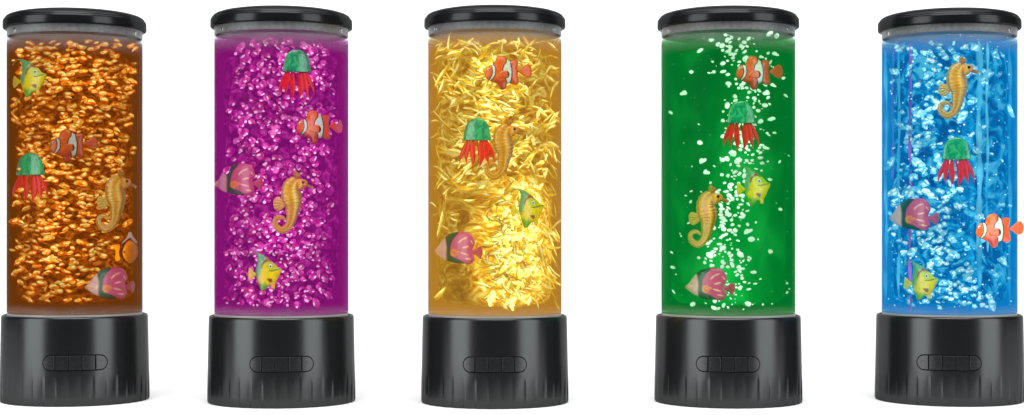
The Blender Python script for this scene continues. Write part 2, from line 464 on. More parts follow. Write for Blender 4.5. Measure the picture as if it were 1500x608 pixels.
def lump(rng, cx, cz, cy, rx, rz, ry, rough=0.2, rot=0.0, bend=0.0, hi=False):
    v, f = ICO3 if hi else ICO2
    v = v.copy()
    k = rng.normal(size=(4, 3)) * 1.7; ph = rng.uniform(0, 6.28, 4)
    d = 1 + rough * sum(np.sin(v @ k[q] + ph[q]) for q in range(4)) / 2.2
    v = v * d[:, None]
    x, y, z = v[:, 0] * rx, v[:, 1] * ry, v[:, 2] * rz
    z = z + bend * (x / max(rx, 1e-6)) ** 2 * rx
    c, s = math.cos(rot), math.sin(rot)
    return np.stack([x * c - z * s + cx, y + cy, x * s + z * c + cz], 1), f

def ringlump(rng, rx, rz, t, rough, y, frac=1.0):
    """a bent flattened band: the bright meniscus of a bubble"""
    n, m = 14, 5
    a0 = rng.uniform(0, 6.28); V, Fc = [], []
    for i in range(n):
        a = a0 + 2 * math.pi * frac * i / (n - 1)
        env = max(0.0, math.sin(math.pi * i / (n - 1))) ** 0.5 if frac < 0.99 else 1
        tt = t * (0.55 + 0.45 * math.sin(a * 1.0 + a0)) * max(env, 0.15)
        for j in range(m):
            b = 2 * math.pi * j / m
            V.append(((rx + tt * math.cos(b)) * math.cos(a), y + tt * math.sin(b) * .7, (rz + tt * math.cos(b)) * math.sin(a)))
    for i in range(n - 1):
        for j in range(m):
            Fc.append((i * m + j, i * m + (j + 1) % m, (i + 1) * m + (j + 1) % m, (i + 1) * m + j))
    return np.array(V), Fc

def bubble_variant(kind, rng):
    """returns verts (px, unit size), faces, material index per face"""
    parts = []  # dark rear lump and bright front lump carry painted shade and glint
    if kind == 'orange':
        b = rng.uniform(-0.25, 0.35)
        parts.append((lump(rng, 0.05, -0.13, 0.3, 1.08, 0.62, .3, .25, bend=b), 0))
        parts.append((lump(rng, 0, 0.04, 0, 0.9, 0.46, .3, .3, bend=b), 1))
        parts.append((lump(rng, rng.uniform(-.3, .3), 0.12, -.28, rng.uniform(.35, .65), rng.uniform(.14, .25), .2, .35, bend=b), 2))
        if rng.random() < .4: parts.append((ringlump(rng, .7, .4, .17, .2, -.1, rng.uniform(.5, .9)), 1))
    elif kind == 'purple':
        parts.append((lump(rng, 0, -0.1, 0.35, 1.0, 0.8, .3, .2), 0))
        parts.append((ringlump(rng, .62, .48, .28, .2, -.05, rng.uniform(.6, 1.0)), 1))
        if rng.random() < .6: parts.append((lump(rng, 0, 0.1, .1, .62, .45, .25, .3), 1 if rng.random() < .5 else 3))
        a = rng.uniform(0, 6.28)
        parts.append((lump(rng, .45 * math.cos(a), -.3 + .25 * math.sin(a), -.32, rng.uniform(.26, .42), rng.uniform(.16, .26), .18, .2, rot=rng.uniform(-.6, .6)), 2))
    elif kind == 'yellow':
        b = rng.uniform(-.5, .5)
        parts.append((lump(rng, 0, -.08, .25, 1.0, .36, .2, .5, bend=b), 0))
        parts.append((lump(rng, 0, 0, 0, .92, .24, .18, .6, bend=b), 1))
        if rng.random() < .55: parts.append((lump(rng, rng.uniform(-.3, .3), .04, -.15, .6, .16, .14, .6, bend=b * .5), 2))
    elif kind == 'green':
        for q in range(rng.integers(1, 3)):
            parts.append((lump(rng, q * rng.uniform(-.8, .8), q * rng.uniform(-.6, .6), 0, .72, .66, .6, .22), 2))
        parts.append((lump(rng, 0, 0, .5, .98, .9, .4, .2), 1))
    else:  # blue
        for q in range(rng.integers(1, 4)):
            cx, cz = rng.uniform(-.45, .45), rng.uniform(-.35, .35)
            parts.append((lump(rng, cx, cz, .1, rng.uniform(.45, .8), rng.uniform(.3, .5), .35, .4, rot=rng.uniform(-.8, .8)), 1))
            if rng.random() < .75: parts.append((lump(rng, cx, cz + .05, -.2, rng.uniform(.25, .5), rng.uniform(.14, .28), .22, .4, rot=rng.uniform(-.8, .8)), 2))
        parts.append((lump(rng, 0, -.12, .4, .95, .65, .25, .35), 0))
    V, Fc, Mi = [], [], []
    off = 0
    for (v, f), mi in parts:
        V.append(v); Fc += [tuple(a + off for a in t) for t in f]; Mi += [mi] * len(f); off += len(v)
    return np.concatenate(V), Fc, Mi

# per lamp: density of bubbles over the picture, centre and size
def dens_orange(x, y):      # x: -100..100 from axis, y: photo row
    w = 96 if y < 330 else 96 - (y - 330) * 0.33
    cx = 0 if y < 200 else -(y - 200) * 0.12
    e = abs(x - cx) / w
    return (1.0 if e < .80 else max(0, 1 - (e - .80) / .2) * .5) * (1 if y > 60 else .5)
def dens_purple(x, y):
    cx = 2 if y < 200 else -4
    e = abs(x - cx) / 84
    return 1.0 if e < .74 else max(0, 1 - (e - .74) / .24) * .5
def dens_yellow(x, y):
    burst = math.exp(-((x - 35) / 40) ** 2 - ((y - 400) / 70) ** 2)
    top = math.exp(-((x - 10) / 85) ** 2 - ((y - 150) / 110) ** 2)
    left = math.exp(-((x + 70) / 50) ** 2 - ((y - 420) / 70) ** 2)
    return max(0.02, min(1, burst * 1.6 + top * .9 + .22 - left * .9))
def dens_green(x, y):
    cx = 18 * math.sin((y - 40) / 75.0) + (12 if y < 250 else 8 + (y - 250) * 0.02)
    if y > 380: cx = 12 - (y - 380) * .1
    w = 30 if y < 330 else 24
    e = abs(x - cx) / w
    return math.exp(-e * e * 1.3) + .03
def dens_blue(x, y):
    cx = -18 + 18 * math.sin(y / 60.0) + (8 if y > 380 else 0)
    return .10 + .9 * math.exp(-((x - cx) / 40) ** 2) * (1 if y > 60 else .4)

BUB = {
    'orange': dict(n=560, dens=dens_orange, size=(4.0, 9.6), asp=1.0, rot=.45, gap=7.2, y=(60, 441), xr=95),
    'purple': dict(n=500, dens=dens_purple, size=(5.0, 10.0), asp=1.0, rot=.7, gap=7.4, y=(60, 446), xr=90),
    'yellow': dict(n=620, dens=dens_yellow, size=(5.5, 15.0), asp=1.0, rot=1.0, gap=4.6, y=(60, 448), xr=93),
    'green': dict(n=400, dens=dens_green, size=(2.0, 6.8), asp=1.0, rot=.8, gap=5.2, y=(48, 456), xr=90),
    'blue': dict(n=300, dens=dens_blue, size=(3.0, 11.5), asp=1.0, rot=.6, gap=6.0, y=(60, 450), xr=92),
}

def scatter(i, kind, root, mats, specks=None):
    rng = np.random.default_rng(11 + i)
    P = BUB[kind]; L = LAMP[i]; Minv = L['M'].inverted()
    pts = []; tries = 0
    while len(pts) < P['n'] and tries < 200000:
        tries += 1
        x = rng.uniform(-P['xr'], P['xr']); y = rng.uniform(*P['y'])
        if rng.random() > P['dens'](x, y): continue
        s = P['size'][0] + (P['size'][1] - P['size'][0]) * rng.beta(1.6, 2.6)
        if kind == 'green' and rng.random() < .25: s *= .55
        g = P['gap'] * (.75 if kind != 'green' else (.6 + s / 12))
        if any((x - a) ** 2 + ((y - b) * 1.35) ** 2 < g * g for a, b, *_ in pts): continue
        pts.append((x, y, s))
    pts.sort(key=lambda p: -p[2])
    variants = [bubble_variant(kind, rng) for _ in range(14)]
    vm = []
    for v, f, mi in variants:
        me = bpy.data.meshes.new("bubble")
        me.from_pydata([tuple(q * S for q in p) for p in v], [], f)
        for m in mats: me.materials.append(m)
        me.polygons.foreach_set("material_index", np.array(mi, dtype=np.int32))
        me.polygons.foreach_set("use_smooth", [True] * len(f)); vm.append(me)
    bigV, bigF, bigM, off = [], [], [], 0
    for q, (x, y, s) in enumerate(pts):
        rho = rng.uniform(84.5, 87.5) if abs(x) < 76 else rng.uniform(90, 94)
        x = max(-rho + 3, min(rho - 3, x))
        p = Minv @ hit(i, AXPX[i] + x, y, rho)
        az = math.atan2(p.x, -p.y) * .85
        if kind == 'yellow':
            # strokes follow the swirl: flat on the upper left, rising on the right
            rt = .25 * math.sin(y / 47.0 + x / 31.0) + (.75 if (x > 10 and y > 250) else 0.0) + rng.normal() * .55
        else: rt = rng.normal() * P['rot'] * .5
        k = rng.integers(0, len(variants))
        fl = 1 if rng.random() < .5 else -1
        M = Matrix.Translation(p) @ Matrix.Rotation(az, 4, 'Z') @ Matrix.Rotation(rt, 4, 'Y') @ Matrix.Diagonal((s * fl / max(math.cos(az), .6), min(s, 7) * .38, s * {'orange': rng.uniform(.7, 1.05), 'yellow': rng.uniform(.5, .8), 'green': rng.uniform(.6, 1.1)}.get(kind, 1), 1))
        if q < 100:
            o = bpy.data.objects.new("bubble", vm[k]); COL.objects.link(o); o.parent = root
            o.matrix_local = M
        else:
            v, f, mi = variants[k]
            A = np.array(M); vv = (v * S) @ A[:3, :3].T + A[:3, 3]
            bigV.append(vv); bigF += [tuple(a + off for a in t) for t in f]; bigM += mi; off += len(vv)
    if kind == 'yellow':   # burst of light painted as glowing lumps, rising from the lower right
        bv = [bubble_variant('blue', rng) for _ in range(8)]
        for q in range(210):
            if q < 120: y = 450 - 190 * rng.beta(1.3, 1.5); x = 30 + (y - 400) * -.12 + rng.normal() * 20
            else: y = rng.uniform(60, 280); x = rng.normal() * 45 + 12
            if y > 448 or abs(x) > 78: continue
            s = rng.uniform(4, 11) if q < 120 else rng.uniform(3, 8)
            p = Minv @ hit(i, AXPX[i] + x, y, rng.uniform(85, 88)); az = math.atan2(p.x, -p.y)
            M = Matrix.Translation(p) @ Matrix.Rotation(az, 4, 'Z') @ Matrix.Rotation(rng.normal() * .8 - .5, 4, 'Y') @ Matrix.Diagonal((s * 1.2, min(s, 6) * .5, s * .7, 1))
            v, f, mi = bv[rng.integers(0, 8)]; mi = [3 if m and y > 260 else (2 if m else 1) for m in mi]
            A = np.array(M); bigV.append((v * S) @ A[:3, :3].T + A[:3, 3]); bigF += [tuple(a + off for a in t) for t in f]; bigM += mi; off += len(v)
    if specks:
        n, lo, hi, ms = specks
        for q in range(n):
            x = rng.uniform(-92, 92); y = rng.uniform(50, 450); rho = rng.uniform(85, 93)
            if abs(x) > rho - 2: x = math.copysign(rho - 2, x)
            p = Minv @ hit(i, AXPX[i] + x, y, rho); s = rng.uniform(lo, hi)
            v, f = ICO2
            bigV.append(np.array(p) + v * S * s * np.array([1, .7, rng.uniform(.6, 1.2)])); bigF += [tuple(a + off for a in t) for t in f]
            bigM += [int(rng.choice(ms))] * len(f); off += len(v)
    if bigV:
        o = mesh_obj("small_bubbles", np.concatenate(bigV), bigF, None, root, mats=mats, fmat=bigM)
        tag(o, kind="stuff")

# ------------------------------------------------------------------ toys: pillow-shaped painted plastic
def chaikin(P, n=2):
    P = np.array(P, float)
    for _ in range(n):
        Q = np.roll(P, -1, 0)
        P = np.stack([P * .75 + Q * .25, P * .25 + Q * .75], 1).reshape(-1, 2)
    return P

def sdf(pts, poly):
    a = poly; b = np.roll(poly, -1, 0)
    ab = b - a; L2 = (ab ** 2).sum(1) + 1e-12
    d2 = np.full(len(pts), 1e18); near = np.zeros_like(pts); ins = np.zeros(len(pts), bool)
    for k in range(len(a)):
        t = np.clip(((pts - a[k]) @ ab[k]) / L2[k], 0, 1)
        c = a[k] + t[:, None] * ab[k]; dd = ((pts - c) ** 2).sum(1)
        m = dd < d2; d2[m] = dd[m]; near[m] = c[m]
        cond = (a[k][1] > pts[:, 1]) != (b[k][1] > pts[:, 1])
        xi = (b[k][0] - a[k][0]) * (pts[:, 1] - a[k][1]) / (b[k][1] - a[k][1] + 1e-12) + a[k][0]
        ins ^= cond & (pts[:, 0] < xi)
    d = np.sqrt(d2)
    return np.where(ins, d, -d), near

def pillow(name, poly, thick, width, paint, mat, parent, scale, centre, y0=0.0, n=64, smooth_it=2, ridges=None):
    """outline in zoom pixels -> rounded slab with painted vertex colours. scale: zoom px per photo px"""
    P = chaikin(poly, smooth_it) if smooth_it else np.array(poly, float)
    lo, hi = P.min(0), P.max(0); ext = (hi - lo).max(); h = ext / n
    nx, ny = [int(math.ceil((hi[k] - lo[k]) / h)) + 1 for k in (0, 1)]
    gx, gy = np.meshgrid(lo[0] + (np.arange(nx + 1) - .5) * h, lo[1] + (np.arange(ny + 1) - .5) * h, indexing='ij')
    G = np.stack([gx.ravel(), gy.ravel()], 1)
    C = np.stack([(gx[:-1, :-1] + h / 2).ravel(), (gy[:-1, :-1] + h / 2).ravel()], 1)
    cin = (sdf(C, P)[0] > 0).reshape(nx, ny)
    d, near = sdf(G, P)
    cnt = np.zeros((nx + 1, ny + 1), int)
    for dx in (0, 1):
        for dy in (0, 1): cnt[dx:dx + nx, dy:dy + ny] += cin
    used = (cnt > 0).ravel(); border = ((cnt > 0) & (cnt < 4)).ravel()
    G[border] = near[border]; d[border] = 0
    t = np.clip(d / width, 0, 1); y = thick * np.sqrt(np.clip(1 - (1 - t) ** 2, 0, 1))
    if ridges: y = y + ridges(G) * np.clip(t * 3, 0, 1)
    cols = np.zeros((len(G), 3)); cols[:] = lin(paint[0])
    rngn = np.sin(G[:, 0] * .31) * np.sin(G[:, 1] * .27)
    for pl in paint[1:]:
        poly2, colr = chaikin(pl[0], 2), pl[1]
        dd = sdf(G, poly2)[0]
        soft = pl[4] if len(pl) > 4 else h * .7
        w = np.clip(dd / soft + .5, 0, 1)[:, None]; cols = cols * (1 - w) + np.array(lin(colr)) * w
        if len(pl) > 2 and pl[2]:
            bw = pl[3]; w = np.clip((bw - np.abs(dd)) / (h * .8) + .5, 0, 1)[:, None]
            cols = cols * (1 - w) + np.array(lin(pl[2])) * w
    idx = -np.ones(len(G), int); V = []; CC = []
    def w3(p, yy): return ((p[0] - centre[0]) / scale * S, (y0 + yy) / scale * S, -(p[1] - centre[1]) / scale * S)
    for q in np.nonzero(used)[0]:
        idx[q] = len(V); V.append(w3(G[q], -y[q])); CC.append(cols[q])
    idb = idx.copy()
    for q in np.nonzero(used & ~border)[0]:
        idb[q] = len(V); V.append(w3(G[q], y[q])); CC.append(cols[q])
    Fc = []
    for a in range(nx):
        for b in range(ny):
            if cin[a, b]:
                q = [a * (ny + 1) + b, (a + 1) * (ny + 1) + b, (a + 1) * (ny + 1) + b + 1, a * (ny + 1) + b + 1]
                Fc.append(tuple(idx[k] for k in q)); Fc.append(tuple(idb[k] for k in reversed(q)))
    o = mesh_obj(name, V, Fc, mat, parent, cols=np.array(CC))
    fix_normals(o)
    return o

toy_mat = principled("painted_toy_plastic", (1, 1, 1), 0.32, 0.5, coat=0.25, vary=0.12, attr="Col", bump=(700, 0.15, 0.0003))
eye_white = principled("eye_white", (0.75, 0.74, 0.62), 0.3)
eye_black = principled("eye_black", (0.01, 0.01, 0.01), 0.12, 0.6)

def eye(parent, cx, cy, r, scale, centre, y, ring=None, white_r=None):
    def disc(name, rr, yy, bulge, mat, par):
        V, Fc = lathe([(0, bulge), (rr * .6, bulge * .8), (rr, 0), (rr, -rr * .8)], 20)
        o = mesh_obj(name, [(v[0] / scale, -v[2] / scale, v[1] / scale) for v in V], Fc, mat, par)
        o.location = ((cx - centre[0]) / scale * S, yy / scale * S, -(cy - centre[1]) / scale * S)
        return o
    if white_r:
        e = disc("eye", white_r, y, white_r * .4, eye_white, parent)
        p = disc("pupil", r, 0, r * .5, eye_black, e); p.location = (0, -white_r * .3 / scale * S, 0)
        return e
    return disc("eye", r, y, r * .6, eye_black, parent)

def toy_root(name):
    o = bpy.data.objects.new(name, None); COL.objects.link(o); o.empty_display_size = 0.01
    return o

def make_clownfish():
    s, c = 9.36, (420, 300)
    r = toy_root("toy_clownfish")
    O, DO, WH, BK = (240, 104, 36), (196, 66, 40), (215, 224, 205), (38, 26, 16)
    body = [(95, 330), (103, 275), (120, 228), (150, 200), (185, 190), (228, 192), (232, 155), (250, 100), (288, 70), (340, 66), (382, 85), (405, 118), (430, 138), (452, 120), (530, 118), (556, 138), (550, 180), (538, 240), (552, 275), (545, 330), (562, 395), (562, 440), (525, 462), (480, 458), (445, 440), (395, 446), (392, 480), (376, 520), (332, 538), (298, 518), (276, 460), (240, 440), (200, 424), (155, 405), (118, 380), (100, 355)]
    w1 = [(178, 186), (212, 188), (240, 225), (245, 300), (226, 360), (172, 416), (148, 400), (186, 350), (202, 300), (196, 240)]
    w2 = [(380, 70), (440, 130), (458, 200), (468, 280), (466, 350), (446, 450), (385, 460), (392, 400), (345, 330), (338, 265), (350, 200), (396, 150)]
    low = [(100, 400), (180, 410), (250, 400), (400, 380), (600, 330), (600, 480), (400, 560), (270, 560), (90, 440)]
    rear = [(432, 118), (560, 110), (570, 180), (540, 240), (560, 330), (575, 440), (560, 470), (440, 470), (462, 380), (470, 280), (455, 200)]
    pillow("body", body, 46, 95, [O, (low, DO, None, 0, 60), (w1, WH, BK, 6), (w2, WH, BK, 6.5), (rear, (222, 90, 44), BK, 7)], toy_mat, r, s, c, n=84)
    pillow("tail_fin", [(535, 272), (560, 262), (620, 205), (680, 163), (722, 178), (744, 240), (740, 312), (712, 352), (660, 358), (618, 330), (560, 286), (535, 285)], 14, 40, [(240, 92, 26)], toy_mat, r, s, c, n=36, ridges=lambda G: 2.5 * np.sin(np.arctan2(G[:, 1] - 275, G[:, 0] - 540) * 22))
    pillow("pectoral_fin", [(262, 345), (300, 290), (350, 266), (405, 270), (434, 305), (430, 352), (398, 378), (345, 372), (290, 375)], 14, 30, [(222, 98, 40), ([(395, 250), (445, 300), (440, 360), (395, 390), (410, 330)], (60, 34, 20))], toy_mat, r, s, c, y0=-46, n=30)
    eye(r, 148, 252, 9, s, c, -30, white_r=22)
    return r

def make_jellyfish():
    s, c = 6.76, (248, 296)
    r = toy_root("toy_octopus")
    prof = [(0, 44), (28, 47), (54, 56), (78, 71), (99, 94), (114, 122), (125, 156), (131, 192), (135, 225), (142, 246), (139, 260), (128, 266), (118, 262), (60, 262), (0, 262)]
    V, Fc = lathe([(a, -(b - c[1])) for a, b in prof], 48)
    V = np.array(V) / s; V[:, 1] *= .62
    cm, nt, out = newmat("marbled_green_plastic")
    p = nt.nodes.new("ShaderNodeBsdfPrincipled"); nt.links.new(p.outputs[0], out.inputs[0]); p.inputs["Roughness"].default_value = .2; p.inputs["Coat Weight"].default_value = .4
    tc = nt.nodes.new("ShaderNodeTexCoord"); n = nt.nodes.new("ShaderNodeTexNoise"); n.inputs["Scale"].default_value = 190; n.inputs["Detail"].default_value = 3; n.inputs["Distortion"].default_value = 1.2
    nt.links.new(tc.outputs["Object"], n.inputs["Vector"]); rp = ramp(nt, [(0.3, (8, 124, 96)), (0.46, (20, 154, 92)), (0.6, (52, 184, 108)), (0.78, (90, 160, 90))])
    nt.links.new(n.outputs[0], rp.inputs[0]); nt.links.new(rp.outputs[0], p.inputs["Base Color"])
    o = mesh_obj("cap", V, Fc, cm, r, sharp=120); fix_normals(o)
    red = principled("red_tentacle_plastic", lin((236, 34, 18)), 0.35, 0.35, coat=0.0, vary=.2)
    T = [((150, 262), (112, 350), (86, 400), (80, 505), 0, 20), ((172, 262), (160, 350), (134, 420), (142, 512), -20, 19), ((205, 262), (206, 360), (204, 440), (196, 545), -6, 26),
         ((285, 262), (288, 370), (292, 440), (278, 548), -8, 30), ((315, 262), (330, 350), (356, 420), (362, 518), -20, 25), ((335, 262), (368, 330), (408, 390), (412, 498), 2, 20), ((250, 262), (245, 320), (262, 370), (256, 430), 34, 9)]
    for k, (a, b, d, e, yy, w) in enumerate(T):
        P = [np.array(q, float) for q in (a, b, d, e)]
        V, Fc = [], []; n, m = 16, 10
        for i in range(n + 1):
            t = i / n; mt = 1 - t
            q = mt ** 3 * P[0] + 3 * mt * mt * t * P[1] + 3 * mt * t * t * P[2] + t ** 3 * P[3]
            dq = 3 * mt * mt * (P[1] - P[0]) + 6 * mt * t * (P[2] - P[1]) + 3 * t * t * (P[3] - P[2]); dq /= np.linalg.norm(dq)
            nn = np.array([-dq[1], dq[0]])
            rr = .84 * w * (.62 + .75 * max(0.0, math.sin(math.pi * min(t * 1.05, 1))) ** 1.2 * (1 - .15 * t)) * (1 if t < .62 else max(.06, 1 - ((t - .62) / .38) ** 1.6))
            for j in range(m):
                g = 2 * math.pi * j / m
                x = q[0] + nn[0] * rr * math.cos(g) + 9 * math.sin(t * 5.2 + k * 1.9) * t; z = q[1] + nn[1] * rr * math.cos(g)
                V.append(((x - c[0]) / s * S, (yy + rr * .9 * math.sin(g)) / s * S, -(z - c[1]) / s * S))
        for i in range(n):
            for j in range(m): Fc.append((i * m + j, i * m + (j + 1) % m, (i + 1) * m + (j + 1) % m, (i + 1) * m + j))
        Fc.append(tuple(range(m))); Fc.append(tuple(n * m + j for j in range(m)))
        o = mesh_obj("tentacle", V, Fc, red, r, sharp=120); fix_normals(o)
    return r

def make_seahorse():
    s, c = 5.79, (205, 310)
    r = toy_root("toy_seahorse")
    # x, z, half width, brown share
    K = [(232, 118, 28), (210, 140, 50), (190, 175, 66), (184, 220, 74), (192, 268, 80), (200, 310, 74), (203, 350, 60), (197, 395, 50), (192, 440, 42), (180, 485, 35), (158, 522, 30), (128, 545, 28), (96, 546, 26), (66, 525, 24), (50, 495, 21), (52, 462, 19), (74, 442, 17), (103, 440, 15), (126, 452, 12), (134, 468, 8)]
    K = np.array(K, float); n = 150; m = 24
    # Catmull-Rom
    def cr(t):
        q = t * (len(K) - 1); i = min(int(q), len(K) - 2); u = q - i
        p0, p1, p2, p3 = K[max(i - 1, 0)], K[i], K[i + 1], K[min(i + 2, len(K) - 1)]
        return .5 * ((2 * p1) + (-p0 + p2) * u + (2 * p0 - 5 * p1 + 4 * p2 - p3) * u * u + (-p0 + 3 * p1 - 3 * p2 + p3) * u ** 3)
    V, Fc, CC = [], [], []
    yel, pale, brn = np.array(lin((226, 146, 14))), np.array(lin((252, 214, 96))), np.array(lin((84, 44, 8)))
    for i in range(n + 1):
        t = i / n; p = cr(t); p2 = cr(min(t + .004, 1)); p1 = cr(max(t - .004, 0))
        dq = (p2 - p1)[:2]; dq /= np.linalg.norm(dq) + 1e-9; nn = np.array([-dq[1], dq[0]])
        ring = abs(math.sin(i * math.pi / 5.0))
        for j in range(m):
            g = 2 * math.pi * j / m
            rid = .5 + .5 * math.cos(7 * g)
            rr = p[2] * (1 + .09 * rid + .08 * (1 - ring))
            x = p[0] + nn[0] * rr * math.cos(g); z = p[1] + nn[1] * rr * math.cos(g)
            V.append(((x - c[0]) / s * S, -(rr * .62 * math.sin(g)) / s * S, -(z - c[1]) / s * S))
            k = yel * (.62 + .38 * ring) + (pale - yel) * (.75 * rid ** 3 + .35 * (1 - ring) ** 2)
            if p[0] + nn[0] * rr * math.cos(g) > p[0] and t < .5:
                side = (x - p[0]) / max(p[2], 1)
                if side > .55: k = k * .45 + brn * .55
            CC.append(k)
    for i in range(n):
        for j in range(m): Fc.append((i * m + j, i * m + (j + 1) % m, (i + 1) * m + (j + 1) % m, (i + 1) * m + j))
    Fc.append(tuple(range(m))); Fc.append(tuple(n * m + j for j in range(m)))
    # head, snout, crown: further shells of the same moulding
    def ell(cx, cz, rx, rz, ry, rot, colr, stripes=0):
        v, f = ICO3
        o = len(V); cc, ss = math.cos(rot), math.sin(rot)
        for q in v:
            x, z = q[0] * rx, q[2] * rz
            V.append(((cx + x * cc - z * ss - c[0]) / s * S, (q[1] * ry) / s * S, -(cz + x * ss + z * cc - c[1]) / s * S))
            k = colr * 1.0
            if stripes: k = k + (pale - k) * (.7 * max(0, math.sin(q[0] * stripes)) ** 2)
            CC.append(k)
        for t in f: Fc.append(tuple(a + o for a in t))
    ell(250, 160, 52, 50, 40, .2, yel, 7)
    ell(290, 150, 34, 34, 32, 0, yel)
    ell(325, 172, 50, 15, 16, .28, brn * .6 + yel * .4)
    ell(362, 186, 12, 14, 12, .2, yel)
    ell(228, 82, 22, 38, 18, -.25, yel * .7 + brn * .3)
    ell(246, 86, 20, 26, 16, .5, yel * .6 + brn * .4)
    b = mesh_obj("body", V, Fc, toy_mat, r, cols=np.array(CC)); fix_normals(b)
    pillow("dorsal_fin", [(135, 285), (100, 282), (60, 268), (36, 292), (34, 335), (45, 372), (78, 390), (105, 372), (140, 345)], 12, 26, [(226, 180, 66)], toy_mat, r, s, c, n=30, ridges=lambda G: 4 * np.sin(np.arctan2(G[:, 1] - 318, G[:, 0] - 160) * 26))
    eye(r, 286, 142, 13, s, c, -33)
    return r

def make_angelfish():
    s, c = 8.69, (345, 320)
    r = toy_root("toy_angelfish")
    body = [(122, 132), (146, 92), (190, 66), (242, 72), (300, 92), (370, 138), (430, 188), (478, 222), (508, 268), (552, 272), (562, 300), (532, 360), (504, 425), (472, 480), (430, 496), (395, 500), (370, 535), (325, 572), (300, 570), (284, 522), (258, 450), (234, 372), (228, 300), (244, 230), (254, 170), (246, 112), (226, 84), (190, 78), (152, 110), (130, 142)]
    top = [(100, 150), (140, 60), (240, 50), (330, 85), (400, 140), (350, 165), (310, 220), (300, 300), (260, 420), (220, 380), (200, 200)]
    low = [(240, 440), (330, 470), (420, 490), (400, 600), (280, 600)]
    st1 = [(360, 150), (372, 146), (436, 192), (428, 204), (385, 182), (330, 212), (306, 285), (290, 280), (304, 215), (345, 175)]
    patch = [(362, 408), (436, 404), (440, 440), (425, 464), (396, 446)]
    cheek = [(360, 180), (430, 195), (500, 260), (480, 280), (430, 300), (380, 290), (350, 240)]
    mouth = [(380, 300), (440, 302), (510, 280), (556, 276), (556, 286), (500, 300), (440, 318), (395, 314)]
    pillow("body", body, 46, 120, [(238, 214, 12), (top, (92, 176, 110), None, 0, 50), (low, (110, 184, 30), None, 0, 50), (cheek, (186, 208, 40), None, 0, 30), (st1, (150, 80, 60), None, 0, 14), (mouth, (50, 130, 50), None, 0, 10), (patch, (140, 76, 24), None, 0, 12)], toy_mat, r, s, c, n=80)
    pillow("tail_fin", [(238, 340), (205, 325), (150, 264), (136, 300), (128, 360), (134, 405), (152, 442), (200, 392), (238, 370)], 10, 30, [(236, 214, 16)], toy_mat, r, s, c, n=30)
    pillow("pelvic_fin", [(420, 470), (470, 470), (474, 500), (466, 552), (448, 530), (432, 545), (424, 510)], 10, 20, [(240, 200, 20)], toy_mat, r, s, c, y0=-8, n=22)
    eye(r, 415, 250, 12, s, c, -38, white_r=25)
    return r

def make_pinkfish():
    s, c = 8.69, (405, 298)
    r = toy_root("toy_pink_fish")
    body = [(86, 335), (100, 312), (138, 284), (174, 226), (210, 180), (240, 148), (290, 114), (350, 94), (430, 84), (520, 88), (572, 110), (606, 170), (626, 230), (600, 268), (586, 310), (600, 368), (617, 420), (600, 462), (556, 502), (500, 492), (430, 488), (350, 482), (290, 467), (250, 450), (192, 428), (142, 386), (108, 364), (90, 352)]
    green = [(225, 160), (262, 125), (320, 96), (425, 84), (365, 145), (318, 210), (300, 290), (302, 370), (340, 415), (420, 438), (500, 492), (400, 500), (300, 480), (250, 440), (246, 380), (252, 280), (238, 215)]
    head = [(60, 300), (180, 220), (235, 150), (246, 215), (258, 285), (250, 380), (258, 460), (200, 440), (100, 370)]
    nose = [(70, 300), (118, 310), (128, 345), (110, 372), (70, 370)]
    spot = [(305, 320), (345, 305), (395, 315), (402, 355), (380, 395), (330, 405), (302, 375)]
    def stroke(x0, y0, x1, y1, w):
        d = np.array([x1 - x0, y1 - y0], float); n = np.array([-d[1], d[0]]) / np.linalg.norm(d) * w
        return [(x0, y0), tuple(np.array([(x0 + x1) / 2, (y0 + y1) / 2]) + n), (x1, y1), tuple(np.array([(x0 + x1) / 2, (y0 + y1) / 2]) - n)]
    P = [(204, 80, 116), (green, (20, 80, 44), (30, 50, 24), 4), (head, (224, 176, 158), None, 0, 25), (nose, (226, 150, 90), None, 0, 20), (spot, (232, 140, 50), None, 0, 18)]
    for q in ((400, 240, 470, 170, 14), (440, 295, 560, 265, 14), (420, 345, 560, 385, 12), (440, 190, 540, 150, 10), (480, 420, 590, 440, 12), (560, 180, 600, 250, 8)):
        P.append((stroke(*q), (240, 190, 150), None, 0, 9))
    pillow("body", body, 44, 120, P, toy_mat, r, s, c, n=84)
    pillow("tail_fin", [(575, 322), (640, 302), (692, 258), (716, 296), (724, 350), (704, 402), (690, 442), (648, 388), (575, 352)], 10, 30, [(196, 70, 90)], toy_mat, r, s, c, n=30, ridges=lambda G: 2.5 * np.sin(np.arctan2(G[:, 1] - 340, G[:, 0] - 560) * 24))
    pillow("pectoral_fin", [(318, 350), (360, 318), (430, 325), (440, 352), (400, 378), (350, 380)], 8, 20, [(222, 120, 70)], toy_mat, r, s, c, y0=-42, n=22)
    eye(r, 185, 308, 13, s, c, -28)
    return r

protos = dict(clown=make_clownfish(), jelly=make_jellyfish(), horse=make_seahorse(), angel=make_angelfish(), pink=make_pinkfish())
CAT = dict(clown=("toy clownfish", "plastic clownfish in the lamps"), jelly=("toy octopus", "plastic octopuses in the lamps"), horse=("toy seahorse", "plastic seahorses in the lamps"),
           angel=("toy angelfish", "plastic angelfish in the lamps"), pink=("toy fish", "plastic pink fish in the lamps"))
used = set()
def copy_tree(o, parent=None):
    c = o.copy(); COL.objects.link(c)
    if parent: c.parent = parent
    for ch in list(o.children): copy_tree(ch, c)
    return c

